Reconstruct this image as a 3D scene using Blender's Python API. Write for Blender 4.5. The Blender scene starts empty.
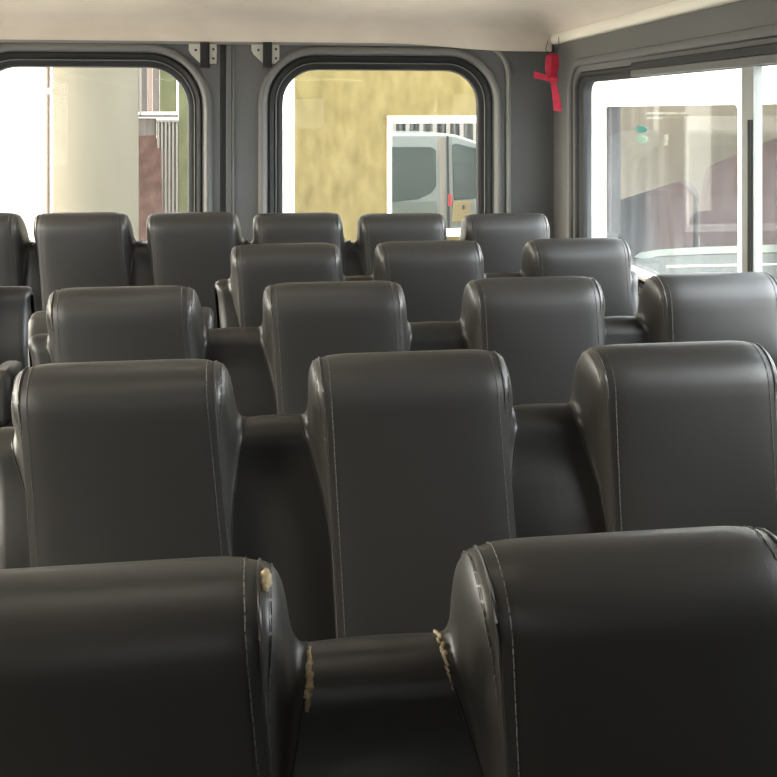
import bpy, bmesh, math, random
from mathutils import Vector, Matrix
random.seed(7)
sc = bpy.context.scene
COL = sc.collection
PI = math.pi

# ------------------------------------------------------------------ camera numbers
F, CX, HY, TH, EYE = 900.0, 388.5, 112.0, math.radians(7.2), 1.5
CT, ST = math.cos(TH), math.sin(TH)
def onY(px, py, Y):            # photo position -> point on the cross plane at depth Y
    u = (px - CX) / F; d = Y / (CT - u * ST)
    return Vector((d * (u * CT + ST), Y, EYE - (py - HY) * d / F))
def onX(px, py, X):            # photo position -> point on the lengthwise plane at X
    u = (px - CX) / F; d = X / (u * CT + ST)
    return Vector((X, d * (CT - u * ST), EYE - (py - HY) * d / F))

# ------------------------------------------------------------------ materials
def mat(name, color, rough=0.6, metal=0.0, spec=0.5, noise=None, bump=None, coat=0.0):
    m = bpy.data.materials.new(name); m.use_nodes = True
    nt = m.node_tree; b = nt.nodes['Principled BSDF']
    b.inputs['Base Color'].default_value = (*color, 1)
    b.inputs['Roughness'].default_value = rough
    b.inputs['Metallic'].default_value = metal
    b.inputs['Specular IOR Level'].default_value = spec
    b.inputs['Coat Weight'].default_value = coat
    tc = nt.nodes.new('ShaderNodeTexCoord')
    if noise:                  # (scale, colour2, detail, stretch)
        sca, c2, det, st = noise
        mp = nt.nodes.new('ShaderNodeMapping'); mp.inputs['Scale'].default_value = st
        nt.links.new(tc.outputs['Object'], mp.inputs['Vector'])
        n = nt.nodes.new('ShaderNodeTexNoise'); n.inputs['Scale'].default_value = sca
        n.inputs['Detail'].default_value = det
        nt.links.new(mp.outputs['Vector'], n.inputs['Vector'])
        r = nt.nodes.new('ShaderNodeValToRGB')
        r.color_ramp.elements[0].position = 0.35; r.color_ramp.elements[0].color = (*color, 1)
        r.color_ramp.elements[1].position = 0.68; r.color_ramp.elements[1].color = (*c2, 1)
        nt.links.new(n.outputs['Fac'], r.inputs['Fac'])
        nt.links.new(r.outputs['Color'], b.inputs['Base Color'])
    if bump:
        n2 = nt.nodes.new('ShaderNodeTexNoise'); n2.inputs['Scale'].default_value = bump[0]
        n2.inputs['Detail'].default_value = 3
        nt.links.new(tc.outputs['Object'], n2.inputs['Vector'])
        bp = nt.nodes.new('ShaderNodeBump'); bp.inputs['Strength'].default_value = bump[1]
        bp.inputs['Distance'].default_value = 0.002
        nt.links.new(n2.outputs['Fac'], bp.inputs['Height'])
        nt.links.new(bp.outputs['Normal'], b.inputs['Normal'])
    return m

def glass_mat(name, tint, dust_haze=0.0, zlo=0.0, zhi=1.0):
    m = bpy.data.materials.new(name); m.use_nodes = True
    nt = m.node_tree; nt.nodes.clear()
    out = nt.nodes.new('ShaderNodeOutputMaterial')
    tr = nt.nodes.new('ShaderNodeBsdfTransparent'); tr.inputs['Color'].default_value = (*tint, 1)
    gl = nt.nodes.new('ShaderNodeBsdfGlossy'); gl.inputs['Roughness'].default_value = 0.02
    lw = nt.nodes.new('ShaderNodeLayerWeight'); lw.inputs['Blend'].default_value = 0.5
    pw = nt.nodes.new('ShaderNodeMath'); pw.operation = 'POWER'; pw.inputs[1].default_value = 5.0
    nt.links.new(lw.outputs['Facing'], pw.inputs[0])
    fr = nt.nodes.new('ShaderNodeMath'); fr.operation = 'MULTIPLY_ADD'; fr.inputs[1].default_value = 0.6; fr.inputs[2].default_value = 0.008
    nt.links.new(pw.outputs[0], fr.inputs[0])
    mx = nt.nodes.new('ShaderNodeMixShader')
    nt.links.new(fr.outputs[0], mx.inputs['Fac'])
    nt.links.new(tr.outputs[0], mx.inputs[1]); nt.links.new(gl.outputs[0], mx.inputs[2])
    last = mx
    if dust_haze > 0:               # dust film with sky-reflection haze painted in, streaky, thicker towards the bottom
        tc = nt.nodes.new('ShaderNodeTexCoord')
        sp = nt.nodes.new('ShaderNodeSeparateXYZ'); nt.links.new(tc.outputs['Object'], sp.inputs[0])
        mr = nt.nodes.new('ShaderNodeMapRange')
        mr.inputs['From Min'].default_value = zhi; mr.inputs['From Max'].default_value = zlo
        mr.inputs['To Min'].default_value = 0.12; mr.inputs['To Max'].default_value = 1.0
        nt.links.new(sp.outputs['Z'], mr.inputs['Value'])
        mp = nt.nodes.new('ShaderNodeMapping'); mp.inputs['Scale'].default_value = (6, 6, 1.6)
        nt.links.new(tc.outputs['Object'], mp.inputs['Vector'])
        n = nt.nodes.new('ShaderNodeTexNoise'); n.inputs['Scale'].default_value = 2.2; n.inputs['Detail'].default_value = 5
        nt.links.new(mp.outputs['Vector'], n.inputs['Vector'])
        mu = nt.nodes.new('ShaderNodeMath'); mu.operation = 'MULTIPLY'
        nt.links.new(mr.outputs['Result'], mu.inputs[0]); nt.links.new(n.outputs['Fac'], mu.inputs[1])
        m2 = nt.nodes.new('ShaderNodeMath'); m2.operation = 'MULTIPLY'; m2.inputs[1].default_value = dust_haze
        nt.links.new(mu.outputs[0], m2.inputs[0])
        tl = nt.nodes.new('ShaderNodeBsdfTranslucent'); tl.inputs['Color'].default_value = (0.80, 0.86, 0.90, 1)
        my = nt.nodes.new('ShaderNodeMixShader')
        nt.links.new(m2.outputs[0], my.inputs['Fac'])
        nt.links.new(mx.outputs[0], my.inputs[1]); nt.links.new(tl.outputs[0], my.inputs[2])
        last = my
    nt.links.new(last.outputs[0], out.inputs['Surface'])
    return m

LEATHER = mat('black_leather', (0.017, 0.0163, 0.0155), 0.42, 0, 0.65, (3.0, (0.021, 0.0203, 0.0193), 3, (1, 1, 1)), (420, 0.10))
LEATHER_SIDE_LIT = mat('black_leather_side_lit', (0.036, 0.034, 0.031), 0.40, 0, 0.6, None, (380, 0.10))  # same leather lightened: window light painted into the seat sides
THREAD = mat('grey_thread', (0.10, 0.095, 0.085), 0.8)
WELT = mat('welt', (0.030, 0.028, 0.027), 0.42)
FOAM = mat('torn_foam', (0.50, 0.42, 0.28), 0.95, 0, 0.2, (60, (0.32, 0.25, 0.15), 4, (1, 1, 1)), (200, 0.8))
STEEL = mat('painted_steel', (0.03, 0.03, 0.032), 0.5, 0.3)
SLATE = mat('slate_panel', (0.088, 0.090, 0.092), 0.55, 0, 0.4, None, (260, 0.12))
SLATE_WARM = mat('grey_side_panel', (0.095, 0.095, 0.090), 0.6, 0, 0.4, None, (260, 0.12))
MOULD = mat('moulding_grey', (0.125, 0.124, 0.118), 0.5, 0, 0.35)
SEALM = mat('sage_seal', (0.19, 0.19, 0.172), 0.65)
RUBBER = mat('black_rubber', (0.012, 0.0125, 0.013), 0.6, 0, 0.3)
CEIL = mat('beige_headliner', (0.56, 0.50, 0.435), 0.9, 0, 0.2, (5, (0.60, 0.54, 0.47), 2, (1, 1, 1)), (300, 0.15))
CREAM = mat('cream_trim', (0.72, 0.68, 0.58), 0.5)
FLOORM = mat('floor_vinyl', (0.06, 0.06, 0.062), 0.6, 0, 0.4, (30, (0.09, 0.09, 0.09), 3, (1, 1, 1)))
ZINC = mat('zinc_plate', (0.50, 0.49, 0.44), 0.45, 0.6)
RED = mat('red_ribbon', (0.42, 0.018, 0.045), 0.6, 0, 0.3, (40, (0.34, 0.012, 0.032), 2, (1, 1, 1)))
CORD = mat('black_cord', (0.012, 0.012, 0.012), 0.8)
GLASS = glass_mat('window_glass', (0.97, 0.98, 0.97), 0.025, 0.6, 1.75)
GLASS_SIDE = glass_mat('dust_haze_side_glass', (0.95, 0.97, 0.97), 0.055, 0.80, 1.45)  # dust plus painted haze of reflected sky, denser low down
GREENGLASS = mat('dark_green_glass', (0.014, 0.030, 0.027), 0.12, 0, 0.35)
YELLOW = mat('yellow_plaster', (0.150, 0.124, 0.054), 0.95, 0, 0.1, (8, (0.100, 0.080, 0.032), 12, (1, 1, 0.45)), (30, 0.6))
WHITEP = mat('white_paint', (0.82, 0.81, 0.78), 0.5)
CONC = mat('cream_concrete', (0.098, 0.090, 0.068), 0.9, 0, 0.2, (2.0, (0.082, 0.075, 0.055), 6, (1, 1, 0.3)))
PANEF = mat('pane_frame_grey', (0.22, 0.23, 0.215), 0.5)
GATEP = mat('pale_gate_paint', (0.17, 0.157, 0.135), 0.6)
WHITEWALL = mat('white_wall', (0.86, 0.84, 0.78), 0.9)
PIPE = mat('rusty_pink_pipe', (0.22, 0.15, 0.125), 0.7)
RUST = mat('rusty_sheet', (0.050, 0.026, 0.020), 0.9, 0, 0.2, (9, (0.095, 0.055, 0.043), 8, (1, 1, 1)))
BOARD = mat('pale_board', (0.125, 0.110, 0.098), 0.8, 0, 0.2, (6, (0.09, 0.078, 0.068), 5, (4, 1, 0.4)))
GREENP = mat('mossy_board', (0.098, 0.102, 0.054), 0.9, 0, 0.2, (8, (0.072, 0.077, 0.038), 5, (1, 1, 0.5)))
BUSWHITE = mat('white_bus_paint', (0.84, 0.85, 0.84), 0.25, 0, 0.5, coat=0.5)
VANSILVER = mat('pale_silver_paint', (0.150, 0.175, 0.175), 0.3, 0.0, 0.4, coat=0.3)
VANGREY = mat('grey_green_lower_paint', (0.085, 0.108, 0.098), 0.35)
MAROON = mat('maroon_upholstery', (0.021, 0.010, 0.011), 0.8, 0, 0.3, (6, (0.030, 0.014, 0.015), 4, (1, 1, 1)))
GROUND = mat('pale_concrete_ground', (0.50, 0.48, 0.45), 0.95, 0, 0.2, (1.5, (0.42, 0.405, 0.38), 6, (1, 1, 1)))
TANWALL = mat('tan_wall', (0.062, 0.055, 0.044), 0.95, 0, 0.1, (2, (0.052, 0.046, 0.036), 6, (1, 1, 0.4)))
TEAL = mat('teal_sticker', (0.04, 0.25, 0.225), 0.5)
MINT = mat('mint_sticker', (0.24, 0.42, 0.33), 0.5)
GREYREFLECT = mat('grey_car_reflection', (0.06, 0.07, 0.078), 0.5)  # colour of the modelled car reflection in the white bus window
DARKPILLAR = mat('dark_pillar_trim', (0.07, 0.065, 0.075), 0.7)
FENCE_D = mat('corrugated_dark', (0.07, 0.075, 0.075), 0.6)
FENCE_L = mat('corrugated_light', (0.19, 0.185, 0.175), 0.6)
ORANGEY = mat('yellow_door_panel', (0.18, 0.145, 0.07), 0.6)
REDL = mat('red_lamp', (0.30, 0.03, 0.03), 0.3)
TYRE = mat('tyre', (0.02, 0.02, 0.02), 0.9)

# ------------------------------------------------------------------ mesh helpers
class MB:
    def __init__(s): s.bm = bmesh.new()
    def grid(s, rows, close_u=False):
        vs = [[s.bm.verts.new(p) for p in r] for r in rows]
        for i in range(len(vs) - 1):
            n = len(vs[i])
            for j in range(n if close_u else n - 1):
                k = (j + 1) % n
                s.bm.faces.new((vs[i][j], vs[i][k], vs[i + 1][k], vs[i + 1][j]))
        return vs
    def box(s, lo, hi):
        lo, hi = [min(a, b) for a, b in zip(lo, hi)], [max(a, b) for a, b in zip(lo, hi)]
        v = [s.bm.verts.new((x, y, z)) for x in (lo[0], hi[0]) for y in (lo[1], hi[1]) for z in (lo[2], hi[2])]
        for f in ((0, 1, 3, 2), (4, 6, 7, 5), (0, 4, 5, 1), (2, 3, 7, 6), (0, 2, 6, 4), (1, 5, 7, 3)):
            s.bm.faces.new([v[i] for i in f])
        return v
    def tube(s, pts, r, n=8, cap=True):
        pts = [Vector(p) for p in pts]; rr = r if isinstance(r, (list, tuple)) else [r] * len(pts)
        rings = []; up = Vector((0.13, 0.31, 0.94))
        for i, p in enumerate(pts):
            t = (pts[min(i + 1, len(pts) - 1)] - pts[max(i - 1, 0)]).normalized()
            a = t.cross(up)
            if a.length < 1e-4: a = t.cross(Vector((1, 0, 0)))
            a.normalize(); b = t.cross(a)
            rings.append([p + (a * math.cos(2 * PI * k / n) + b * math.sin(2 * PI * k / n)) * rr[i] for k in range(n)])
        vs = s.grid(rings, True)
        if cap:
            s.bm.faces.new(vs[0][::-1]); s.bm.faces.new(vs[-1])
    def prism(s, outline, vec):            # outline: list of points, extruded along vec
        a = [s.bm.verts.new(p) for p in outline]; b = [s.bm.verts.new(Vector(p) + Vector(vec)) for p in outline]
        s.bm.faces.new(a[::-1]); s.bm.faces.new(b)
        for i in range(len(a)):
            j = (i + 1) % len(a); s.bm.faces.new((a[i], a[j], b[j], b[i]))
    def strip(s, pts, side, w, t):         # ribbon of width w along side vector, thickness t
        side = Vector(side).normalized(); pts = [Vector(p) for p in pts]; rings = []
        for i, p in enumerate(pts):
            d = (pts[min(i + 1, len(pts) - 1)] - pts[max(i - 1, 0)]).normalized()
            n = d.cross(side).normalized(); ww = w[i] if isinstance(w, (list, tuple)) else w
            rings.append([p + side * ww / 2 + n * t / 2, p - side * ww / 2 + n * t / 2, p - side * ww / 2 - n * t / 2, p + side * ww / 2 - n * t / 2])
        vs = s.grid(rings, True); s.bm.faces.new(vs[0][::-1]); s.bm.faces.new(vs[-1])
    def build(s, name, m, parent=None, smooth=True, bevel=0, sharp=40):
        bmesh.ops.remove_doubles(s.bm, verts=s.bm.verts, dist=1e-5)
        bmesh.ops.recalc_face_normals(s.bm, faces=s.bm.faces)
        me = bpy.data.meshes.new(name); s.bm.to_mesh(me); s.bm.free()
        me.materials.append(m)
        if smooth:
            for p in me.polygons: p.use_smooth = True
            me.set_sharp_from_angle(angle=math.radians(sharp))
        o = bpy.data.objects.new(name, me); COL.objects.link(o)
        if parent: o.parent = parent
        if bevel:
            b = o.modifiers.new('bevel', 'BEVEL'); b.width = bevel; b.segments = 2; b.limit_method = 'ANGLE'
        return o

def tag(o, label=None, cat=None, group=None, kind=None):
    if label: o['label'] = label
    if cat: o['category'] = cat
    if group: o['group'] = group
    if kind: o['kind'] = kind
    return o
def empty(name, loc, label=None, cat=None, group=None, kind=None):
    o = bpy.data.objects.new(name, None); o.empty_display_size = 0.1; COL.objects.link(o); o.location = loc
    return tag(o, label, cat, group, kind)
def smooth(a, b, x):
    t = max(0.0, min(1.0, (x - a) / (b - a))); return t * t * (3 - 2 * t)
def lerp(a, b, k): return a + (b - a) * k

# ------------------------------------------------------------------ seats
TOP, WF, WS = 1.05, 0.162, 0.208
SHEAR = 0.075
Z0 = 0.40
N1, N2, N3 = 24, 12, 12
def shear(x, z): return x + SHEAR * (TOP - z)
def yl(z): return 0.05 * (1.0 - z)
def wf(z): return WF + 0.018 * max(0.0, 0.98 - z)
def path_panel():
    pts = []; zc, r = 0.979, 0.059
    for i in range(N1):
        z = lerp(Z0, zc, i / N1)
        pts.append((yl(z) - r - 0.006 * math.exp(-((z - 0.58) / 0.16) ** 2), z))
    for i in range(N2 + 1):
        a = PI * i / N2; pts.append((yl(zc) - r * math.cos(a), zc + r * math.sin(a)))
    for i in range(1, N3 + 1):
        z = lerp(zc, Z0, i / N3); pts.append((yl(z) + r, z))
    return pts
def path_bridge():
    pts = []; zc = 0.873; r = 0.042; off = 0.052
    wz = lambda z: lerp(wf(z) + 0.004, WS, smooth(0.69, 0.935, z) ** 1.3)
    for i in range(N1):
        z = lerp(Z0, zc, i / N1); k = smooth(0.70, 0.87, z)
        lum = 0.006 * math.exp(-((z - 0.58) / 0.16) ** 2)
        pts.append((yl(z) + lerp(-0.022, off - r, k) - lum * (1 - k), z, wz(z)))
    for i in range(N2 + 1):
        a = PI * i / N2; pts.append((yl(zc) + off - r * math.cos(a), zc + r * math.sin(a), wz(zc + r * math.sin(a)) if a < PI / 2 else WS))
    for i in range(1, N3 + 1):
        z = lerp(zc, Z0, i / N3); pts.append((yl(z) + off + r, z, WS))
    return pts
PP, PB = path_panel(), path_bridge()
NT = len(PP)
def nrm(i):
    a = PP[max(i - 1, 0)]; b = PP[min(i + 1, NT - 1)]
    t = Vector((b[0] - a[0], b[1] - a[1])).normalized()
    return Vector((-t.y, t.x))             # outward
def panel_pt(i, u):
    n = nrm(i); h = 0.006 * (1 - abs(u) ** 10) + 0.007 * (1 - u * u) * (1 - smooth(N1 - 5, N1 + 4, i))
    y, z = PP[i][0] + n.x * h, PP[i][1] + n.y * h
    return Vector((shear(u * wf(z), z), y, z))
def gusset_pt(i, v, sgn):
    ys, zs = PP[i]; yb, zb, ws = PB[i]; w = ws - wf(zs)
    P0 = Vector((wf(zs), ys, zs)); P3 = Vector((ws, yb, zb))
    k = 1 - smooth(0.93, 1.0, zs) if i <= N1 + N2 // 2 else 0
    P1 = P0 + Vector(((1.0 - 0.55 * k) * w, 0.50 * k * (yb - ys), 0)); P2 = P3 - Vector(((0.70 - 0.15 * k) * w, 0, 0))
    p = P0 * (1 - v) ** 3 + P1 * 3 * v * (1 - v) ** 2 + P2 * 3 * v * v * (1 - v) + P3 * v ** 3
    return Vector((shear(sgn * p.x, p.z), p.y, p.z))
def bridge_pt(i, x, bulge=0.0):
    y, z, _ = PB[i]
    a = PB[max(i - 1, 0)]; b = PB[min(i + 1, NT - 1)]
    t = Vector((b[0] - a[0], b[1] - a[1])).normalized()
    y, z = y - t.y * bulge, z + t.x * bulge
    return Vector((shear(x, z), y, z))

MESH = {}
def cached(key, maker, name, m, parent, bevel=0):
    if key in MESH:
        o = MESH[key].copy(); COL.objects.link(o); o.parent = parent; return o
    o = maker().build(name, m, parent, True, bevel, 50); MESH[key] = o; return o
def mk_panel():
    b = MB(); b.grid([[panel_pt(i, -1 + 2 * j / 20) for j in range(21)] for i in range(NT)]); return b
def mk_gusset(s):
    def f():
        b = MB(); b.grid([[gusset_pt(i, j / 12, s) for j in range(13)] for i in range(NT)]); return b
    return f
def mk_shoulder(sgn, half, gap):
    def f():
        b = MB(); n = 5; rows = []
        for i in range(NT):
            w = PB[i][2]; r = []
            for j in range(n + 1):
                q = math.sin(PI / 2 * j / n)
                p = bridge_pt(i, lerp(w, half, j / n), 0.006 * q - (0.004 * q if 20 < i < 40 else 0))
                x0 = p.x - SHEAR * (TOP - p.z); x0 = min(x0, half - gap); r.append(Vector((shear(sgn * x0, p.z), p.y, p.z)))
            rows.append(r)
        b.grid(rows); return b
    return f
def mk_end(s, ln):
    def f():
        b = MB(); rows = []
        for i in range(NT):
            y, z, w = PB[i]; core = (yl(z) + 0.05, min(z, 0.885)); r = []
            st = max(0.0, ln - 0.03)
            for j in range(9):
                if j == 0: x, k = w, 1.0
                else:
                    a = PI / 2 * (j - 1) / 7; x, k = max(w, WS - 0.01) + st + 0.03 * math.sin(a), 0.12 + 0.88 * math.cos(a) ** 0.7 if j < 8 else 0.02
                yy, zz = lerp(core[0], y, k), lerp(core[1], z, k)
                r.append(Vector((shear(s * x, zz), yy, zz)))
            rows.append(r)
        b.grid(rows); return b
    return f
def mk_cushion():
    b = MB(); rows = []
    prof = [(-0.05, 0.30), (-0.05, 0.42), (-0.09, 0.455), (-0.30, 0.47), (-0.45, 0.465), (-0.50, 0.44), (-0.515, 0.39), (-0.50, 0.33), (-0.46, 0.30)]
    for (y, z) in prof:
        rows.append([Vector((shear(x, z), y, z - (0.02 if abs(x) > 0.2 else 0) * (1 if z > 0.4 else 0))) for x in (-0.195, -0.17, -0.1, 0, 0.1, 0.17, 0.195)])
    vs = b.grid(rows)
    for c in (0, -1): b.bm.faces.new([r[c] for r in vs])
    b.bm.faces.new([vs[0][k] for k in range(7)] + [vs[-1][k] for k in range(6, -1, -1)])
    return b
def mk_base(sx):
    def f():
        b = MB(); x0 = shear(0.16 * sx, 0.15)
        b.tube([(x0, -0.12, 0.31), (x0, -0.10, 0.03)], 0.016); b.tube([(x0, -0.44, 0.31), (x0, -0.46, 0.03)], 0.016)
        b.box((x0 - 0.022, -0.49, 0.014), (x0 + 0.022, -0.06, 0.03)); return b
    return f
def seam_line(i0, i1, fn):
    return [fn(i) for i in range(i0, i1)]
def mk_welt(s):
    def f():
        b = MB(); b.tube([gusset_pt(i, 0.03, s) for i in range(2, NT - 8)], 0.0022, 6); return b
    return f
def mk_seam2(s):
    def f():
        b = MB(); b.tube([gusset_pt(i, 1.0, s) for i in range(8, NT - 10)], 0.0016, 5); return b
    return f
def mk_stitch(s, u):
    def f():
        b = MB(); line = []
        for i in range(4, NT - 10):
            if u: p = panel_pt(i, s * u)
            else:
                if PB[i][2] - wf(PP[i][1]) < 0.018: continue
                p = gusset_pt(i, 0.14, s)
            n = nrm(i); line.append(p + Vector((0, n.x, n.y)) * 0.0006 + (Vector() if u else Vector((s * 0.0012, 0, 0))))
        for a, c in zip(line, line[1:]):
            L = (c - a).length; q = 0.0
            while q < L:
                q2 = min(L, q + 0.0062)
                if q2 - q > 0.002: b.tube([a + (c - a) * (q / L), a + (c - a) * (q2 / L)], 0.00085, 4)
                q += 0.0092
        return b
    return f

def seat(loc, label, group, bridge=None, end_l=None, end_r=None):
    root = empty('bus_seat', loc, label, 'seat', group)
    cached('panel', mk_panel, 'backrest_panel', LEATHER, root)
    for s, k in ((-1, 'l'), (1, 'r')):
        cached('gus' + k, mk_gusset(s), 'side_gusset', LEATHER_SIDE_LIT, root)
    for sg, hw in zip((-1, 1), bridge or (None, None)):
        if hw: cached(f'sh{sg}{hw:.4f}', mk_shoulder(sg, hw, 0.0006 if loc[1] > 3.5 else 0.00006), 'shoulder', LEATHER, root)
    if end_l: cached(f'el{end_l}', mk_end(-1, end_l), 'end_bolster', LEATHER, root)
    if end_r: cached(f'er{end_r}', mk_end(1, end_r), 'end_bolster', LEATHER, root)
    for sg in (-1, 1):
        cached(f'welt{sg}', mk_welt(sg), 'welt', WELT, root)
        cached(f'seam2{sg}', mk_seam2(sg), 'shoulder_seam', WELT, root)
        cached(f'st{sg}', mk_stitch(sg, 0.935), 'stitching', THREAD, root)
        cached(f'sg{sg}', mk_stitch(sg, None), 'stitching', THREAD, root)
    cached('cushion', mk_cushion, 'seat_cushion', LEATHER, root, 0.012)
    for sx in (-1, 1): cached(f'base{sx}', mk_base(sx), 'seat_leg', STEEL, root)
    return root

ROWY = [0.946, 1.662, 2.378, 3.094, 3.81]
def seat_x(px, row):
    return onY(px, 300, ROWY[row]).x
def bench(row, pxs, labels, group, dz=0.0, ends=(None, None)):
    xs = [seat_x(p, row) for p in pxs]; out = []
    for k, x in enumerate(xs):
        br = ((x - xs[k - 1]) / 2 if k else None, (xs[k + 1] - x) / 2 if k + 1 < len(xs) else None)
        out.append(seat((x, ROWY[row], dz[k] if isinstance(dz, list) else dz), labels[k], group, br, ends[0] if k == 0 else None, ends[1] if k == len(xs) - 1 else None))
    return out

row_one = bench(0, [93, 628], [
    'black leather bus seat in the nearest row, foam showing at its torn top corner',
    'black leather bus seat in the nearest row, right of the torn shoulder dip'],
    'seats of the nearest row', -0.011, (0.05, 0.05))
row_two = bench(1, [121, 408, 676], [
    'black leather bus seat, left one of the three in the second row',
    'black leather bus seat in the middle of the second row',
    'black leather bus seat, right one of the three in the second row'],
    'seats of the second row', 0.007, (0.05, 0.05))
row_three = bench(2, [122, 333, 533, 712], [
    'black leather bus seat in the third row, leftmost of four, at the aisle',
    'black leather bus seat in the third row, second of four from the aisle',
    'black leather bus seat in the third row, third of four from the aisle',
    'black leather bus seat in the third row under the side window, glare on top'],
    'seats of the third row', 0.007, (0.05, None))
row_four = bench(3, [285, 428, 577], [
    'black leather bus seat in the fourth row, left of three, with rounded aisle end',
    'black leather bus seat in the fourth row, middle of three',
    'black leather bus seat in the fourth row by the side window, washed bright by daylight'],
    'seats of the fourth row', 0.007, (0.045, 0.03))
row_five = bench(4, [-28, 81, 192, 297, 401, 505], [
    'black leather bus seat of the rear row cut off by the left photo edge',
    'black leather bus seat of the rear row under the pipe seen through the left window',
    'black leather bus seat of the rear row in front of the rusty sheet outside',
    'black leather bus seat of the rear row under the white slit outside',
    'black leather bus seat of the rear row in front of the parked silver van',
    'black leather bus seat of the rear row in the right corner, bright with glare'],
    'seats of the rear row', [0.05, 0.046, 0.04, 0.032, 0.024, 0.017], (0.05, 0.05))
# seats across the aisle, mostly cut off by the left edge
xl = onY(-74, 300, ROWY[3]).x
seat((xl, ROWY[3], 0), 'black leather bus seat across the aisle in the fourth row, only its shoulder in view', 'seats across the aisle', None, 0.05, 0.10)
xl3 = onY(-2, 300, ROWY[2]).x - 0.33
s3 = seat((xl3, ROWY[2], 0), 'black leather bus seat across the aisle in the third row, only its armrest in view', 'seats across the aisle', None, 0.05, 0.05)
b = MB(); ax = onY(13, 300, 2.39).x - xl3
b.box((ax - 0.06, 0.0, 0.70), (ax, 0.13, 0.842)); b.build('armrest', LEATHER, s3, True, 0.02)
# folded aisle seat behind the left seat of the third row
fx0, fx1 = onY(31, 300, 2.80).x, onY(213, 300, 2.80).x
fw = (fx1 - fx0) / 2
fold = empty('folding_seat', ((fx0 + fx1) / 2, 2.80, 0), 'low black aisle seat behind the leftmost seat of the third row', 'seat', 'seats of the aisle')
for s in (-1, 1):
    b = MB(); rows = []
    for k in range(9):
        a = k / 8; x = s * lerp(fw - 0.085, fw, a)
        e = 0.012 * (1 - math.sqrt(max(0, 1 - (2 * a - 1) ** 4)))
        rows.append([Vector((x, y, z)) for (y, z) in [(-0.05 + e, 0.45), (-0.05 + e, 0.86), (-0.035, 0.893 - e), (0, 0.905 - e), (0.03, 0.893 - e), (0.045 - e, 0.86), (0.045 - e, 0.45)]])
    vs = b.grid(rows); b.bm.faces.new(vs[0]); b.bm.faces.new(vs[-1][::-1])
    b.build('side_bolster', LEATHER_SIDE_LIT, fold, True, 0.004)
b = MB(); b.grid([[Vector((x, y, z - 0.05 * (1 - (x / fw) ** 2))) for (y, z) in [(-0.04, 0.45), (-0.04, 0.83), (-0.02, 0.865), (0.02, 0.865), (0.035, 0.83), (0.035, 0.45)]] for x in [lerp(-fw + 0.085, fw - 0.085, k / 8) for k in range(9)]])
b.build('backrest_panel', LEATHER, fold)
b = MB(); b.box((-fw + 0.03, -0.12, 0.36), (fw - 0.03, 0.04, 0.45)); b.build('folded_cushion', LEATHER, fold, True, 0.02)
for s in (-1, 1):
    b = MB(); b.tube([(s * (fw - 0.1), -0.03, 0.37), (s * (fw - 0.1), -0.03, 0.0)], 0.016); b.build('seat_leg', STEEL, fold)

# tears and loose foam on the nearest row
sp1 = seat_x(628, 0) - seat_x(93, 0)
def foam_strip(name, parent, fn, i0, i1, w, jitter, label, m=FOAM):
    b = MB(); pts = []; n = (i1 - i0) * 4
    for k in range(n + 1):
        f = i0 + (i1 - i0) * k / n; a = int(math.floor(f)); c = min(a + 1, NT - 1); t = f - a
        p = fn(a) * (1 - t) + fn(c) * t
        pts.append(p + Vector((random.uniform(-1, 1), random.uniform(-1, .2), random.uniform(-1, 1))) * jitter)
    rr = [w * (0.55 + 0.6 * random.random()) * (0.35 + 0.65 * math.sin(PI * (k + 0.4) / (n + 0.8))) for k in range(n + 1)]
    b.tube(pts, rr, 7); o = b.build(name, m, parent, True, 0, 180); o['label'] = label; return o
foam_strip('torn_foam', row_one[0], lambda i: gusset_pt(i, 0.10, 1), 28, 30, 0.0075, 0.0016, 'cream foam bulging from the split top corner')
foam_strip('torn_foam', row_one[0], lambda i: bridge_pt(i, PB[i][2] + 0.004), 24, 30, 0.0058, 0.0012, 'tan foam along the split shoulder seam')
foam_strip('frayed_edge', row_one[1], lambda i: bridge_pt(i, -PB[i][2] - 0.002), 25, 33, 0.0028, 0.0026, 'pale frayed edge of the torn shoulder seam', THREAD if False else FOAM)

# ------------------------------------------------------------------ rounded rectangles
def rrect(a0, a1, b0, b1, r, n=10):
    pts = []
    for (ca, cb, s) in ((a1 - r, b1 - r, 0), (a0 + r, b1 - r, 1), (a0 + r, b0 + r, 2), (a1 - r, b0 + r, 3)):
        for k in range(n + 1):
            t = PI / 2 * (s + k / n); pts.append((ca + r * math.cos(t), cb + r * math.sin(t), math.cos(t), math.sin(t)))
    return pts
def ring(M, rr, prof):                     # sweep (offset outward, height) profile round a rounded rectangle
    b = MB()
    rows = [[M(a + na * o, c + nc * o, h) for (o, h) in prof] for (a, c, na, nc) in rr]
    rows.append(rows[0]); b.grid(rows, True); return b
def panel_hole(M, outer, rr, th):          # flat panel with a rounded hole; thickness th away from the viewer
    b = MB(); a0, a1, b0, b1 = outer
    ca = sum(p[0] for p in rr) / len(rr); cb = sum(p[1] for p in rr) / len(rr)
    out = []
    n = len(rr) // 4
    cor = [(a1, b1), (a0, b1), (a0, b0), (a1, b0)]
    for i, (a, c, na, nc) in enumerate(rr):
        q = i // n; k = (i % n) / (n - 1)
        m = {0: [(a1, c), (a, b1)], 1: [(a, b1), (a0, c)], 2: [(a0, c), (a, b0)], 3: [(a, b0), (a1, c)]}[q]
        if k < 0.5: p = (lerp(m[0][0], cor[q][0], k * 2), lerp(m[0][1], cor[q][1], k * 2))
        else: p = (lerp(cor[q][0], m[1][0], k * 2 - 1), lerp(cor[q][1], m[1][1], k * 2 - 1))
        out.append(p)
    rows = [[M(o[0], o[1], -th), M(o[0], o[1], 0), M(a, c, 0), M(a, c, -th)] for o, (a, c, _, _) in zip(out, rr)]
    rows.append(rows[0]); b.grid(rows, True)
    return b
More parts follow.
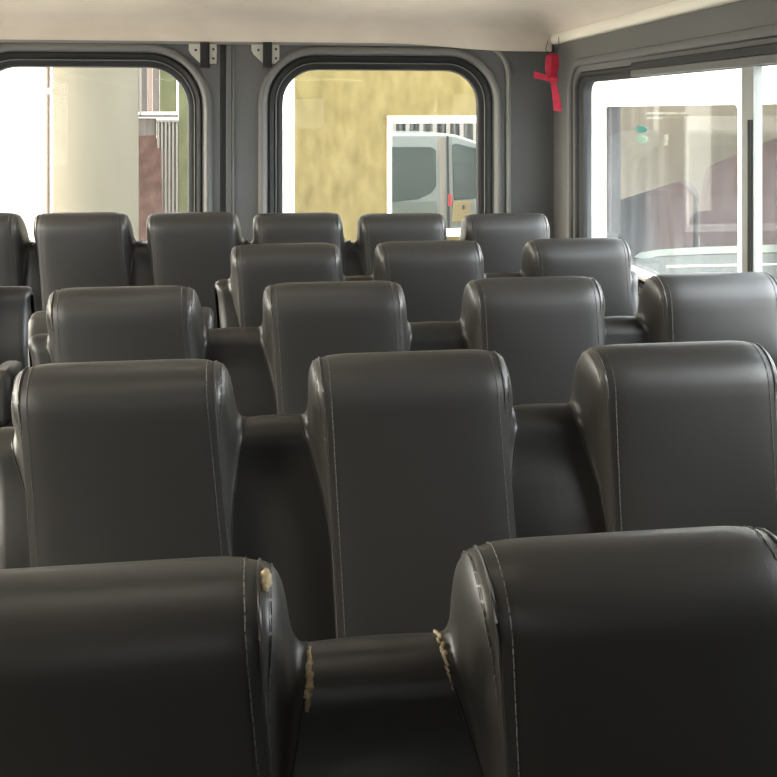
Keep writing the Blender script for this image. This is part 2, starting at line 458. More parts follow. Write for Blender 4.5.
def slab(M, rr, h0, h1):
    b = MB(); b.prism([M(a, c, h0) for (a, c, _, _) in rr], M(0, 0, h1) - M(0, 0, h0)); return b

# ------------------------------------------------------------------ bus shell
YB, XR, XL = 4.60, 1.46, -1.92
YF = -4.6
MR = lambda a, c, h: Vector((a, YB - h, c))            # rear wall: h towards the camera
MS = lambda a, c, h: Vector((XR - h, a, c))            # right wall
ML = lambda a, c, h: Vector((XL + h, a, c))            # left wall
b = MB(); b.box((XL - 0.1, YF - 0.1, -0.08), (1.60, YB + 0.1, 0)); tag(b.build('floor', FLOORM, None, False), kind='structure')
b = MB(); b.box((XL + 0.02, 3.1, 0), (XR - 0.02, YB - 0.02, 0.025)); tag(b.build('trim_1', FLOORM, None, False), kind='structure')

wx = lambda px: onY(px, 100, YB).x
XS = wx(223)
# right rear door
RW = (wx(283), wx(478.5), 0.66, 1.715)
LWR = wx(187)
LW = (LWR - 1.02, LWR, 0.66, 1.722)
DR = (wx(233), wx(504), 0.1, 1.86)
DL = (wx(220) - 1.50, wx(220), 0.1, 1.86)
def rear_door(name, win, door, r):
    root = empty(name, (0, 0, 0), kind='structure')
    rr = rrect(*win, r)
    def P(b, n, m, **k):
        o = b.build(n, m, root, True, 0, 35); return o
    rr_out = rrect(win[0] - 0.10, win[1] + 0.10, win[2] - 0.10, win[3] + 0.085, r + 0.07)
    P(panel_hole(MR, door, rrect(win[0] - 0.075, win[1] + 0.075, win[2] - 0.075, win[3] + 0.075, r + 0.065), 0.06), 'door_panel', SLATE)
    # raised moulding ridge round the window
    prof = [(0.125, -0.002), (0.120, 0.012), (0.110, 0.022), (0.098, 0.024), (0.088, 0.016), (0.078, -0.01), (0.072, -0.03)]
    P(ring(MR, rr, prof + [(0.072, -0.05), (0.125, -0.05)]), 'window_moulding', MOULD)
    prof = [(0.078, -0.008), (0.066, 0.000), (0.050, -0.006), (0.040, -0.020), (0.030, -0.018), (0.016, -0.022), (0.005, -0.030), (0.0, -0.045), (0.0, -0.06), (0.078, -0.06)]
    P(ring(MR, rr, prof), 'window_rubber', RUBBER)
    prof = [(0.033, -0.014), (0.036, -0.011), (0.039, -0.014), (0.036, -0.019)]
    P(ring(MR, rr, prof), 'rubber_insert_bead', MOULD)
    g = slab(MR, rrect(win[0] - 0.02, win[1] + 0.02, win[2] - 0.02, win[3] + 0.02, r), -0.052, -0.048)
    P(g, 'window_pane', GLASS)
    return root
rear_door('door_1', LW, DL, 0.20)
rear_door('door_2', RW, DR, 0.17)
# seal between the two doors
b = MB(); b.box((wx(220), YB - 0.0, 0.1), (wx(233), YB + 0.05, 1.86)); tag(b.build('trim_2', RUBBER, None, False), kind='structure')
b = MB(); b.box((wx(226), YB - 0.004, 0.1), (wx(232), YB + 0.01, 1.86)); tag(b.build('trim_3', SLATE, None, True, 0.003), kind='structure')
b = MB(); b.tube([(wx(233.3), YB - 0.004, 0.1), (wx(233.3), YB - 0.004, 1.86)], 0.0045); tag(b.build('trim_4', MOULD), kind='structure')
# wall round the doors
b = MB(); b.box((wx(504), YB + 0.0, 0), (XR + 0.1, YB + 0.06, 1.95)); b.box((XL - 0.1, YB, 0), (wx(220) - 1.50, YB + 0.06, 1.95)); b.box((XL, YB, 0), (XR, YB + 0.06, 0.1)); b.box((XL, YB, 1.86), (XR, YB + 0.06, 1.98))
tag(b.build('wall_back', SLATE, None, False), kind='structure')
# sage rubber seal round the door opening
dop = rrect(DL[0] + 0.01, wx(508), 0.12, 1.852, 0.16)
b = ring(MR, dop, [(-0.012, 0.0), (-0.012, 0.014), (0, 0.02), (0.012, 0.014), (0.012, 0.0)]); tag(b.build('trim_5', SEALM), kind='structure')

# latch brackets at the head of the doors
def bracket(px0, label):
    x0 = wx(px0); s = (wx(px0 + 27.5) - x0) / 27.5
    y0, zt = YB, onY(px0, 41, YB).z
    zz = lambda py: zt - (py - 41) * 0.00515
    root = empty('latch_bracket', (x0 + 13 * s, YB, zz(62)), label, 'latch bracket', 'zinc latch brackets above the rear doors')
    inv = Matrix.Translation(-root.location)
    def fin(b, n, m):
        bmesh.ops.transform(b.bm, matrix=inv, verts=b.bm.verts); return b.build(n, m, root, True, 0.0012)
    b = MB(); b.prism([(x0, y0, zz(42.5)), (x0 + 11.5 * s, y0, zz(42.5)), (x0 + 11.5 * s, y0, zz(63)), (x0 + 2 * s, y0, zz(54)), (x0, y0, zz(50))], (0, -0.012, 0)); fin(b, 'mounting_plate', ZINC)
    b = MB(); b.box((x0 + 11.6 * s, y0 - 0.035, zz(67)), (x0 + 20.4 * s, y0, zz(42.5))); fin(b, 'guide_block', RUBBER)
    b = MB(); b.prism([(x0 + 20.6 * s, y0, zz(42.5)), (x0 + 27.5 * s, y0, zz(42.5)), (x0 + 28 * s, y0, zz(50)), (x0 + 27.5 * s, y0, zz(63)), (x0 + 20.6 * s, y0, zz(63))], (0, -0.012, 0)); fin(b, 'mounting_plate', ZINC)
    for (dx, py) in ((7, 50), (24.5, 49), (24.5, 58)):
        b = MB(); b.tube([(x0 + dx * s, y0 - 0.010, zz(py)), (x0 + dx * s, y0 - 0.018, zz(py))], 0.007, 6); fin(b, 'bolt', STEEL)
bracket(189, 'zinc latch bracket with black block above the left rear door, beside the left window')
bracket(251.5, 'zinc latch bracket with black block above the right rear door, right of the door gap')

# right wall with its window
sYf = onX(583, 90, 1.50).y
SW = (1.55, sYf, 0.835, 1.645)
ssr = rrect(*SW, 0.055)
tag(panel_hole(MS, (1.42, YB, 0.74, 1.95), rrect(SW[0] - 0.07, SW[1] + 0.07, SW[2] - 0.07, SW[3] + 0.08, 0.12), 0.09).build('wall_right', SLATE_WARM, None, True, 0, 35), kind='structure')
SF = (0.6, 1.30, 0.835, 1.645)
tag(panel_hole(MS, (YF, 1.42, 0.74, 1.95), rrect(*SF, 0.08), 0.09).build('wall_right', SLATE_WARM, None, True, 0, 35), kind='structure')
b = MB(); b.box((1.55, YF, 0), (1.60, YB, 0.76)); tag(b.build('wall_right', SLATE_WARM, None, False), kind='structure')
w4 = empty('window_4', (0, 0, 0), kind='structure')
b = MB(); b.box((XR + 0.05, SF[0] - 0.02, SF[2] - 0.02), (XR + 0.055, SF[1] + 0.02, SF[3] + 0.02)); b.build('window_pane', GLASS, w4, False)
w1 = empty('window_1', (0, 0, 0), kind='structure')
ring(MS, ssr, [(0.115, -0.001), (0.111, 0.007), (0.102, 0.010), (0.090, 0.010), (0.080, 0.004), (0.076, -0.010), (0.06, -0.016), (0.045, -0.022), (0.045, -0.07), (0.115, -0.07)]).build('window_moulding', SLATE_WARM, w1, True, 0, 35)
ring(MS, ssr, [(0.05, -0.018), (0.042, -0.012), (0.03, -0.016), (0.022, -0.028), (0.012, -0.030), (0.0, -0.042), (0.0, -0.085), (0.055, -0.085)]).build('window_rubber', RUBBER, w1, True, 0, 35)
pYs = onX(748, 100, 1.50).y
b = MB(); b.box((XR + 0.058, pYs - 0.01, SW[2] - 0.02), (XR + 0.064, SW[1] + 0.02, SW[3] + 0.02)); b.build('fixed_pane', GLASS_SIDE, w1, False)
b = MB(); b.box((XR + 0.042, SW[0] - 0.02, SW[2] - 0.02), (XR + 0.048, pYs + 0.04, SW[3] + 0.02)); b.build('sliding_pane', GLASS_SIDE, w1, False)
yA, yB_ = onX(745, 100, XR + 0.05).y, onX(757, 100, XR + 0.05).y
b = MB(); b.box((XR + 0.038, yB_, SW[2]), (XR + 0.068, yA, SW[3])); b.build('pane_frame', PANEF, w1, False)
b = MB(); b.box((XR + 0.030, yB_ + 0.004, SW[2]), (XR + 0.038, yB_ + 0.022, SW[3] - 0.17)); b.build('pane_seal', RUBBER, w1, False)
b = MB(); b.box((XR + 0.0, SW[0], SW[2] - 0.012), (XR + 0.075, SW[1] - 0.05, SW[2] + 0.004)); b.build('window_sill', WHITEP, w1, True, 0.004)
# slide rail along the window head
ra = onX(634, 78, XR + 0.01)
rail = empty('window_rail', (XR, 2.6, 1.66), kind='structure'); rail.name = 'trim_6'
b = MB(); b.box((-0.006, -1.0, -0.015), (0.035, ra.y - 2.6, 0.012)); b.build('rail_lower_lip', SLATE_WARM, rail, True, 0.003)
b = MB(); b.box((-0.012, -1.0, 0.012), (0.035, ra.y - 2.6 - 0.02, 0.042)); b.build('rail_channel', RUBBER, rail, True, 0.003)

# left wall with two windows and the open side door (all beyond the left edge of the photo)
b = MB()
b.box((XL - 0.08, YF, 0), (XL, YB, 0.62)); b.box((XL - 0.08, YF, 1.78), (XL, YB, 1.98))
for (a, c) in ((YF, 0.2), (2.62, 2.70), (4.42, YB)):
    b.box((XL - 0.08, a, 0.62), (XL, c, 1.78))
tag(b.build('wall_left', SLATE, None, False), kind='structure')
w2 = empty('window_2', (0, 0, 0), kind='structure')
for (a, c) in ((0.2, 2.62), (2.70, 4.42)):
    b = MB(); b.box((XL - 0.045, a, 0.62), (XL - 0.040, c, 1.78)); b.build('window_pane', GLASS, w2, False)
b = MB(); b.box((XL, YF - 0.08, 0), (XR, YF, 1.25)); b.box((XL, YF - 0.08, 1.7), (XR, YF, 1.98)); b.box((XL, YF - 0.08, 1.25), (-1.2, YF, 1.7)); b.box((0.75, YF - 0.08, 1.25), (XR, YF, 1.7))
tag(b.build('wall_front', SLATE, None, False), kind='structure')
w3 = empty('window_3', (0, 0, 0), kind='structure')
b = MB(); b.box((-1.2, YF - 0.045, 1.25), (0.75, YF - 0.04, 1.7)); b.build('windscreen_pane', GLASS, w3, False)
# added unseen strips on the ceiling, fill light for the seats
FILL_LAMP = bpy.data.materials.new('fill_strip_diffuser'); FILL_LAMP.use_nodes = True
_b = FILL_LAMP.node_tree.nodes['Principled BSDF']; _b.inputs['Base Color'].default_value = (0.9, 0.88, 0.84, 1)
_b.inputs['Emission Color'].default_value = (1.0, 0.93, 0.83, 1); _b.inputs['Emission Strength'].default_value = 2.6
for ly in (0.9, 2.1):
    lamp = empty('fill_strip_9', (-0.24, ly, 2.02), kind='structure')
    b = MB(); b.box((-0.52, -0.09, -0.018), (0.52, 0.09, 0.02)); b.build('fill_strip_housing', CREAM, lamp, True, 0.006)
    b = MB(); b.box((-0.49, -0.065, -0.026), (0.49, 0.065, -0.017)); b.build('fill_strip_diffuser', FILL_LAMP, lamp, True, 0.004)

# ceiling with coved edges
def ceil_z(x, y):
    e = min((YB - 0.02 - y) / 0.30, 1.0); s = min((XR - 0.02 - x) / 0.26, (x - XL - 0.02) / 0.26, 1.0)
    e = max(e, 0); s = max(s, 0)
    ke = math.sqrt(1 - (1 - e) ** 2) if e < 1 else 1
    ks = math.sqrt(1 - (1 - s) ** 2) if s < 1 else 1
    return 1.885 + 0.125 * min(ke, 1) * (0.15 + 0.85 * ks) - 0.0 + 0.02 * (1 - ((x + 0.24) / 1.7) ** 2)
b = MB(); rows = []
xs = [XL + 0.02 + (XR - XL - 0.04) * (0.5 - 0.5 * math.cos(PI * k / 64)) for k in range(65)]
ys = [YB - 0.02 - (YB - YF) * (1 - math.cos(PI / 2 * k / 64)) for k in range(65)]
def lip_z(x): return 1.853 - 0.035 * smooth(0.55, 1.25, x) 
for x in xs:
    r = [Vector((x, YB - 0.004, lip_z(x))), Vector((x, YB - 0.022, lip_z(x))), Vector((x, YB - 0.026, lip_z(x) + 0.006))]
    r += [Vector((x, min(y, YB - 0.028), max(ceil_z(x, y), lip_z(x) + 0.01))) for y in ys]
    r += [Vector((x, ys[-1], 2.06)), Vector((x, YB - 0.004, 2.06))]
    rows.append(r)
vs = b.grid(rows, True)
b.bm.faces.new(vs[0][::-1]); b.bm.faces.new(vs[-1])
tag(b.build('ceiling', CEIL, None, True, 0, 50), kind='structure')
# cream trim along the top of the right wall
b = MB(); b.grid([[Vector((XR - o, y, z)) for (o, z) in [(0.0, 1.852), (0.022, 1.852), (0.032, 1.86), (0.034, 1.882), (0.026, 1.902), (0.0, 1.904)]] for y in [YF, 0, 2, 4, YB - 0.055]], True)
tag(b.build('trim_7', CREAM, None, True, 0, 60), kind='structure')
b = MB(); b.box((XL, YF, 1.82), (XL + 0.03, YB - 0.05, 1.87)); tag(b.build('trim_8', CREAM, None, False), kind='structure')

# red ribbon hanging in the corner
RY = 4.36
k0 = onY(552, 78, RY)
rib = empty('ribbon', k0, 'red ribbon tied in a knot, hanging in the corner beside the side window', 'ribbon')
def rp(px, py, off=0.0):
    return onY(px, py, RY - off) - k0
b = MB(); b.strip([rp(549, 79, 0.004), rp(548, 66, 0.008), rp(549.5, 56, 0.010), rp(553, 53.5, 0.004), rp(555.5, 57, -0.008), rp(555, 68, -0.012), rp(553, 79, -0.004)], (1, -0.35, 0), [0.022, 0.030, 0.034, 0.034, 0.040, 0.038, 0.026], 0.004); b.build('loop', RED, rib, True, 0.001)
b = MB(); b.tube([rp(548.5, 78.5, 0.010), rp(552, 79.5, 0.014), rp(557, 79, 0.010)], [0.013, 0.019, 0.014], 8); b.build('knot', RED, rib)
b = MB(); b.strip([rp(552, 80, 0.006), rp(543, 76.8, 0.012), rp(534, 74.5, 0.008)], (0, -0.25, 1), [0.022, 0.030, 0.036], 0.004); b.build('tail', RED, rib, True, 0.001)
b = MB(); b.strip([rp(553, 80, 0.008), rp(555.5, 94, 0.010), rp(558, 111, 0.002)], (1, -0.15, 0.05), [0.024, 0.034, 0.040], 0.004); b.build('tail', RED, rib, True, 0.001)
b = MB(); b.tube([rp(549, 55, 0.004), rp(545.5, 49, 0.0), rp(548, 41, -0.01)], 0.0020, 5); b.tube([rp(556, 54, -0.004), rp(559, 46, -0.006), rp(558.5, 37, -0.01)], 0.0020, 5); b.build('cord', CORD, rib)

# two oval stickers on the side pane
for (py, m, nm) in ((129.5, TEAL, 'teal oval sticker on the side window, the upper of two'), (139, MINT, 'pale mint oval sticker on the side window, the lower of two')):
    c = onX(641, py, XR + 0.056)
    b = MB(); b.prism([Vector((0, 0.060 * math.cos(2 * PI * k / 24), 0.0150 * math.sin(2 * PI * k / 24))) for k in range(24)], (0.0018, 0, 0))
    o = b.build('sticker', m, None, False); o.location = c; tag(o, nm, 'sticker', 'oval stickers on the side window')

# ------------------------------------------------------------------ outside
GZ = -0.75
b = MB(); b.box((-40, -30, GZ - 0.1), (40, 45, GZ)); tag(b.build('floor_outside', GROUND, None, False), kind='structure').name = 'floor.001'
# yellow wall with an opening
YW = 9.0
oa, ob = onY(388, 117, YW), onY(490, 231, YW)
ob.x += 0.6
x0 = onY(295, 100, YW).x
b = MB(); b.box((x0, YW, GZ), (oa.x, YW + 0.25, 4.5)); b.box((oa.x, YW, oa.z), (ob.x, YW + 0.25, 4.5)); b.box((oa.x, YW, GZ), (ob.x, YW + 0.25, ob.z)); b.box((ob.x, YW, GZ), (2.95, YW + 0.25, 4.5))
yw = tag(b.build('building_wall', YELLOW, None, False), 'yellow plastered wall with a white-framed opening behind the rear door', 'wall')
fr = empty('opening_frame', (oa.x, YW, ob.z), 'white painted frame round the opening in the yellow wall', 'frame')
t = 0.062
def fb(lo, hi, n):
    b = MB(); b.box(Vector(lo) - fr.location, Vector(hi) - fr.location); b.build(n, WHITEP, fr, True, 0.004)
fb((oa.x - 0.01, YW - 0.03, ob.z), (oa.x + 0.035, YW + 0.1, oa.z - t), 'jamb'); fb((ob.x - 0.035, YW - 0.03, ob.z), (ob.x, YW + 0.1, oa.z - t), 'jamb')
fb((oa.x - 0.01, YW - 0.03, oa.z - t), (ob.x, YW + 0.1, oa.z + 0.01), 'lintel'); fb((oa.x - 0.01, YW - 0.06, ob.z - 0.04), (ob.x, YW + 0.1, ob.z + 0.02), 'sill')

# silver van behind the opening
YV = 10.6
def vp(px, py): return onY(px, py, YV)
van = empty('van', (vp(400, 200).x, YV, GZ), 'pale silver van with dark green windows parked beyond the yellow wall', 'van')
vl = van.location.copy()
def vpoly(pts, y0, y1, name, m, bev=0.0, par=None):
    b = MB(); b.prism([Vector((*(lambda q: (q.x, y0, q.z))(vp(px, py)),)) - vl for (px, py) in pts], (0, y1 - y0, 0)); return b.build(name, m, par or van, True, bev)
vpoly([(300, 134), (442, 134), (448, 134.5), (455, 134.5), (475, 141), (500, 158), (515, 182), (532, 200), (538, 230), (538, 268), (300, 268)], YV, YV + 1.7, 'body', VANSILVER, 0.03)
vpoly([(330, 147), (431, 147), (436, 150), (436, 186), (431, 193), (418, 199), (395, 201.5), (330, 202)], YV - 0.012, YV + 0.02, 'rear_side_window', GREENGLASS, 0.006)
vpoly([(452, 145), (456, 143.5), (476, 148), (492, 160), (502, 196), (454, 200), (453, 190)], YV - 0.012, YV + 0.02, 'door_window', GREENGLASS, 0.006)
vpoly([(438, 139), (443, 136), (444, 170), (445, 232), (441, 232), (440, 170)], YV - 0.012, YV + 0.01, 'pillar_strip', GATEP, 0.003)
vpoly([(446.5, 136), (448.5, 136), (450, 232), (447.5, 232)], YV - 0.008, YV + 0.01, 'door_gap', STEEL)
vpoly([(330, 204), (436, 201), (440, 232), (330, 232)], YV - 0.006, YV + 0.01, 'lower_panel', VANGREY, 0.003)
vpoly([(453, 201), (471, 201), (470, 222), (452, 222)], YV - 0.02, YV + 0.01, 'yellow_panel', ORANGEY, 0.004)
vpoly([(448, 194), (451.5, 194), (451.5, 206), (448, 206)], YV - 0.02, YV + 0.01, 'side_marker', REDL, 0.004)
vpoly([(462, 205), (464, 205), (464, 209), (462, 209)], YV - 0.04, YV, 'door_handle', STEEL, 0.002)
for px in (350, 515):
    c = vp(px, 262) - vl; c.z = 0.33
    b = MB(); b.tube([(c.x, -0.03, c.z), (c.x, 0.2, c.z)], 0.33, 24); b.tube([(c.x, -0.035, c.z), (c.x, -0.03, c.z)], 0.2, 24); b.build('wheel', TYRE, van)
# corrugated fence further back
YC = 13.0
fa, fb2 = onY(370, 100, YC).x, onY(505, 100, YC).x
fence = empty('corrugated_fence', (fa, YC, GZ), 'grey corrugated metal fence behind the silver van', 'fence')
b = MB(); rows = []; n = 120
for k in range(n + 1):
    x = lerp(0, fb2 - fa, k / n); y = 0.03 * math.sin(2 * PI * x / 0.16)
    rows.append([Vector((x, y, 0)), Vector((x, y, 3.2)), Vector((x, y + 0.01, 3.2)), Vector((x, y + 0.01, 0))])
b.grid(rows, True); b.build('sheet', FENCE_D, fence)
for k in range(14):
    x = 0.12 + k * 0.20
    if x > fb2 - fa: break
    b = MB(); b.box((x, -0.05, 0), (x + 0.055, -0.03, 3.2)); b.build('batten', FENCE_L, fence, False)

# left of the yellow wall: white wall, drain pipe, round concrete pillar, gate
YP = 8.2
pa, pb = onY(51, 100, YP), onY(136.5, 100, YP)
rad = (pb.x - pa.x) / 2 
b = MB()
prof = [(GZ, rad), (4.6, rad)]
b.grid([[Vector((rad * math.cos(2 * PI * k / 64), rad * math.sin(2 * PI * k / 64), z - GZ)) for k in range(64)] for z, _ in prof], True)
o = b.build('pillar', CONC); o.location = ((pa.x + pb.x) / 2, YP + 0.1, GZ); tag(o, 'broad round cream concrete pillar seen through the left rear window', 'pillar')
wl = onY(46, 100, YP + 0.5)
b = MB(); b.box((wl.x - 4.5, YP + 0.3, GZ), (wl.x + 0.02, YP + 0.5, 4.6)); tag(b.build('building_wall', WHITEWALL, None, False), 'sunlit white wall at the left edge behind the drain pipe', 'wall')
pc = onY(47.5, 90, YP + 0.2)
pipe = empty('drain_pipe', (pc.x, YP + 0.2, GZ), 'thin rusty drain pipe between the white wall and the round pillar', 'pipe')
b = MB(); b.tube([(0, 0, 0), (0, 0, 5.2)], 0.022, 12); b.build('pipe_run', PIPE, pipe)
b = MB(); b.box((-0.035, -0.03, pc.z - GZ - 0.035), (0.035, 0.09, pc.z - GZ + 0.015)); b.build('pipe_clamp', WHITEP, pipe, True, 0.005)
# gate
YG = 9.4
g = lambda px, py: onY(px, py, YG)
gate = empty('gate', (g(160, 200).x, YG, GZ), 'pale gate of boards and thin white bars between the pillar and the window edge', 'gate')
gl = gate.location.copy()
def gbox(px0, py0, px1, py1, y0, y1, n, m):
    a, c = g(px0, py0) - gl, g(px1, py1) - gl
    b = MB(); b.box((a.x, y0, c.z), (c.x, y1, a.z)); return b.build(n, m, gate, False)
gbox(132, 30, 147, 112, 0.02, 0.05, 'board', BOARD)
gbox(147.5, 30, 152, 112, 0.02, 0.05, 'board', PIPE)
gbox(152.5, 30, 159, 112, 0.02, 0.05, 'board', BOARD)
gbox(159.5, 30, 176, 112, 0.02, 0.05, 'board', GREENP)
gbox(139.5, 30, 141.5, 116, -0.02, 0.02, 'post', GATEP)
gbox(130, 114.5, 178, 117.5, -0.02, 0.03, 'cross_rail', BOARD)
gbox(130, 118, 156, 136, 0.02, 0.05, 'board', BOARD)
gbox(157, 119.5, 179, 122, -0.03, 0.02, 'top_rail', GATEP)
for k in range(6):
    px = 158.5 + k * 3.7
    a, c = g(px, 122) - gl, g(px, 262) - gl
    b = MB(); b.box((a.x - 0.009, -0.02, 0.05), (a.x + 0.009, 0.0, a.z)); b.build('bar', GATEP, gate, False)
gbox(156, 122, 180, 262, 0.06, 0.08, 'backing_board', BOARD)
gbox(178.5, 20, 200, 275, 0.0, 0.2, 'gate_post', GREENP)
# rusty sheet leaning at the gate
a = onY(136, 135, YG - 0.15)
rust = empty('rusty_sheet', (a.x, YG - 0.15, GZ), 'reddish brown rusty sheet with a stepped edge leaning on the gate', 'metal sheet')
rl = rust.location.copy(); rq = lambda px, py: onY(px, py, YG - 0.15) - rl
b = MB(); b.prism([rq(136, 136), rq(156, 135), rq(157.5, 148), rq(161, 148), rq(161.5, 177), rq(136, 177)], (0, 0.02, 0)); b.build('upper_sheet', RUST, rust, False)
b = MB(); e1, e2 = rq(136, 176), rq(161.5, 176)
for e in (e1, e2): e.y += 0.002; e3, e4 = rq(165, 232), rq(136, 232); e3.z = 0; e4.z = 0
b.prism([e1, e2, e3, e4], (0, 0.025, 0)); b.build('lower_sheet', RUST, rust, False)
# far white wall closing the view
b = MB(); b.box((-9, 15.5, GZ), (3.2, 15.8, 5.5)); tag(b.build('building_wall', WHITEWALL, None, False), 'bright white wall seen in the slit left of the yellow wall', 'wall')

# ------------------------------------------------------------------ white bus parked alongside
XN, YN = 3.5, 4.6
MN = lambda a, c, h: Vector((XN - h, a, c))
n0, n1 = onX(603, 105, XN), onX(738, 105, XN)
n2 = onX(752, 105, XN)
ZT, ZB = onX(670, 105.5, XN).z, 0.35
bus = empty('white_bus', (XN, 8.0, GZ), 'white bus parked right alongside, seen through the hazy side window', 'bus')
off = Matrix.Translation(-Vector((XN, 8.0, GZ)))
def nb(b, n, m, par=bus, sm=True):
    bmesh.ops.transform(b.bm, matrix=off, verts=b.bm.verts); return b.build(n, m, par, sm, 0, 35)
ymid = (n1.y + n2.y) / 2
w_a, w_b = (n1.y, n0.y, ZB - 0.5, ZT), (n2.y - 1.2, n2.y, ZB - 0.5, ZT)
nb(panel_hole(MN, (ymid, 16.4, GZ + 0.3, 2.0), rrect(*w_a, 0.06), 0.04), 'side_panel', BUSWHITE)
nb(panel_hole(MN, (YN, ymid, GZ + 0.3, 2.0), rrect(*w_b, 0.06), 0.04), 'side_panel', BUSWHITE)
for w in (w_a, w_b):
    nb(slab(MN, rrect(w[0] - 0.01, w[1] + 0.01, w[2] - 0.01, w[3] + 0.01, 0.06), -0.03, -0.025), 'side_window', GLASS)
b = MB(); b.box((XN, YN, 2.0), (XN + 1.9, 16.4, 2.08)); nb(b, 'roof', BUSWHITE)
b = MB(); b.box((XN + 0.05, YN, GZ + 0.3), (XN + 1.9, 16.4, GZ + 0.36)); nb(b, 'underbody', STEEL)
b = MB(); b.box((XN + 1.85, YN, GZ + 0.42), (XN + 1.9, 16.4, -0.2)); b.box((XN + 1.85, YN, 1.9), (XN + 1.9, 16.4, 2.0)); b.box((XN + 1.85, 16.2, 0.4), (XN + 1.9, 16.4, 1.9)); b.box((XN + 1.85, YN, 0.4), (XN + 1.9, YN + 0.3, 1.9)); nb(b, 'far_side_panel', BUSWHITE)
b = MB(); b.box((XN + 0.0, 16.36, GZ + 0.42), (XN + 1.9, 16.4, 2.0)); b.box((XN, YN, GZ + 0.42), (XN + 1.9, YN + 0.04, 2.0)); nb(b, 'end_panel', BUSWHITE)
pA, pB_ = onX(601, 100, XN + 0.12), onX(617, 100, XN + 0.12)
b = MB(); b.box((XN + 0.06, pB_.y, 0.2), (XN + 0.16, pA.y + 0.1, 1.9)); nb(b, 'pillar_trim', DARKPILLAR)
# maroon seats in the neighbouring bus: outlines with real width across that bus
XM = XN + 0.45
def mp_(px, py): return onX(px, py, XM)
b = MB(); b.prism([mp_(*q) for q in [(618, 201), (650, 191), (672, 183.5), (679, 182.5), (685, 184.5), (690, 190), (694, 197), (694, 275), (618, 275)]], (0.2, 0.30, 0)); nb(b, 'maroon_seat', MAROON).modifiers.new('bevel', 'BEVEL').width = 0.02
b = MB(); b.prism([mp_(*q) for q in [(699, 275), (699, 198), (702.5, 188), (704, 175), (708, 167), (716, 163), (740, 153), (765, 142), (790, 133), (830, 126), (840, 140), (840, 275)]], (0.2, 0.30, 0)); nb(b, 'maroon_seat', MAROON).modifiers.new('bevel', 'BEVEL').width = 0.02
# car reflection low in that window, modelled as solid pale shapes
XE = XN + 0.28
ep = lambda px, py: onX(px, py, XE)
b = MB(); b.prism([ep(634, 257), ep(640, 252.5), ep(660, 249.5), ep(700, 247), ep(790, 244), ep(790, 252), ep(700, 254), ep(660, 256), ep(643, 259)], (0.08, 0, 0)); nb(b, 'reflection_rim', VANSILVER)
b = MB(); b.prism([ep(636, 259), ep(660, 257), ep(700, 255), ep(790, 253), ep(790, 320), ep(645, 320)], (0.10, 0, 0)); nb(b, 'car_reflection', GREYREFLECT)
b = MB(); b.prism([ep(668, 265.5), ep(790, 263), ep(790, 264.5), ep(668, 267.2)], (-0.015, 0, 0)); nb(b, 'reflection_stripe', WHITEP)
for cy in (5.5, 10.6):
    b = MB(); b.tube([(XN + 0.0, cy, GZ + 0.38), (XN + 0.22, cy, GZ + 0.38)], 0.38, 24); nb(b, 'wheel', TYRE)
# tan wall on the other side of that bus
b = MB(); b.box((7.6, 9, GZ), (7.8, 45, 2.8)); tag(b.build('building_wall', TANWALL, None, False), 'tan wall seen through the windows of the white bus', 'wall')

# ------------------------------------------------------------------ light
world = bpy.data.worlds.new('sky'); sc.world = world; world.use_nodes = True
wt = world.node_tree; bg = wt.nodes['Background']
bg.inputs['Color'].default_value = (1.0, 0.985, 0.96, 1)
# hazy sky: even cloud, brighter in a broad patch round the veiled sun
_tc = wt.nodes.new('ShaderNodeTexCoord')
_dp = wt.nodes.new('ShaderNodeVectorMath'); _dp.operation = 'DOT_PRODUCT'
_dp.inputs[1].default_value = Vector((-0.90, -0.10, 0.42)).normalized()
wt.links.new(_tc.outputs['Generated'], _dp.inputs[0])
_mx = wt.nodes.new('ShaderNodeMath'); _mx.operation = 'MAXIMUM'; _mx.inputs[1].default_value = 0.0
wt.links.new(_dp.outputs['Value'], _mx.inputs[0])
_pw = wt.nodes.new('ShaderNodeMath'); _pw.operation = 'POWER'; _pw.inputs[1].default_value = 5.0
wt.links.new(_mx.outputs[0], _pw.inputs[0])
_ma = wt.nodes.new('ShaderNodeMath'); _ma.operation = 'MULTIPLY_ADD'; _ma.inputs[1].default_value = 18.0; _ma.inputs[2].default_value = 3.0
wt.links.new(_pw.outputs[0], _ma.inputs[0])
_d2 = wt.nodes.new('ShaderNodeVectorMath'); _d2.operation = 'DOT_PRODUCT'
_d2.inputs[1].default_value = Vector((0.85, -0.30, 0.30)).normalized()
wt.links.new(_tc.outputs['Generated'], _d2.inputs[0])
_m2 = wt.nodes.new('ShaderNodeMath'); _m2.operation = 'MAXIMUM'; _m2.inputs[1].default_value = 0.0
wt.links.new(_d2.outputs['Value'], _m2.inputs[0])
_p2 = wt.nodes.new('ShaderNodeMath'); _p2.operation = 'POWER'; _p2.inputs[1].default_value = 8.0
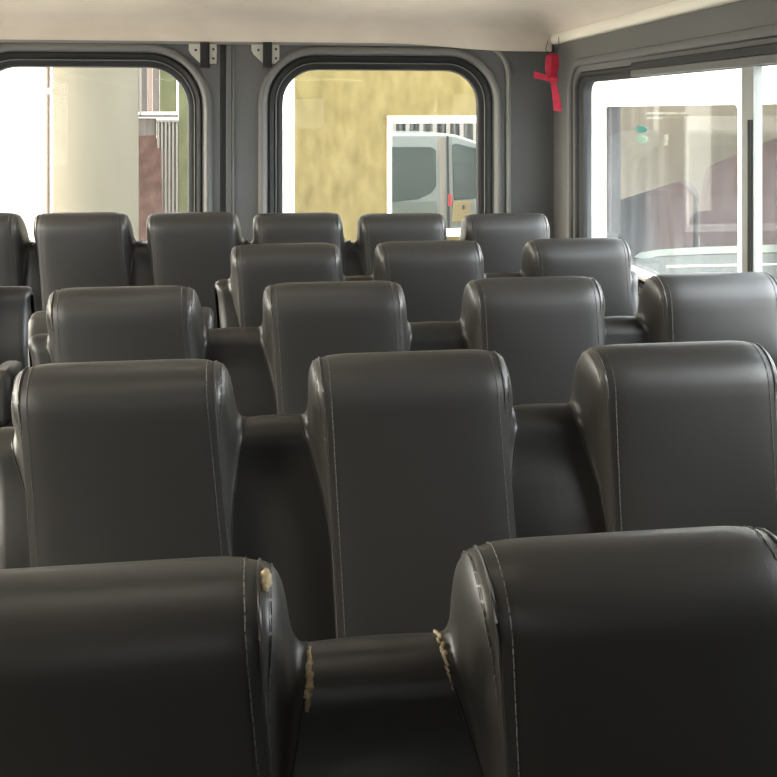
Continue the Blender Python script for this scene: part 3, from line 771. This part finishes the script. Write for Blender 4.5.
wt.links.new(_m2.outputs[0], _p2.inputs[0])
_a2 = wt.nodes.new('ShaderNodeMath'); _a2.operation = 'MULTIPLY_ADD'; _a2.inputs[1].default_value = 16.0
wt.links.new(_p2.outputs[0], _a2.inputs[0]); wt.links.new(_ma.outputs[0], _a2.inputs[2])
wt.links.new(_a2.outputs[0], bg.inputs['Strength'])
_cr = wt.nodes.new('ShaderNodeValToRGB')
_cr.color_ramp.elements[0].color = (0.94, 0.97, 1.0, 1); _cr.color_ramp.elements[1].color = (1.0, 0.90, 0.76, 1)
_cr.color_ramp.elements[1].position = 0.6
wt.links.new(_pw.outputs[0], _cr.inputs['Fac']); wt.links.new(_cr.outputs['Color'], bg.inputs['Color'])
sun = bpy.data.lights.new('sun', 'SUN'); sun.energy = 4.0; sun.angle = math.radians(3); sun.color = (1, 0.95, 0.86)
so = bpy.data.objects.new('sun', sun); COL.objects.link(so)
so.rotation_euler = Vector((0.74, 0.14, -0.66)).to_track_quat('-Z', 'Y').to_euler()
def portal(loc, direction, sx, sy):
    l = bpy.data.lights.new('sky_portal', 'AREA'); l.shape = 'RECTANGLE'; l.size = sx; l.size_y = sy
    l.cycles.is_portal = True
    o = bpy.data.objects.new('sky_portal', l); COL.objects.link(o); o.location = loc
    o.rotation_euler = Vector(direction).to_track_quat('-Z', 'Z').to_euler()
    return o

cam = bpy.data.cameras.new('camera'); co = bpy.data.objects.new('camera', cam); COL.objects.link(co)
co.location = (0, 0, EYE)
co.rotation_euler = (PI / 2, 0, -TH)
cam.sensor_fit = 'HORIZONTAL'; cam.sensor_width = 36
cam.lens = 36 * F / 777
cam.shift_y = (HY - 388.5) / 777
cam.clip_start = 0.02
sc.camera = co
vs_ = sc.view_settings
vs_.view_transform = 'Standard'; vs_.look = 'None'; vs_.gamma = 1; vs_.use_curve_mapping = False
vs_.exposure = 0.6
sc.cycles.max_bounces = 10; sc.cycles.diffuse_bounces = 6; sc.cycles.transparent_max_bounces = 16
sc.cycles.use_denoising = True
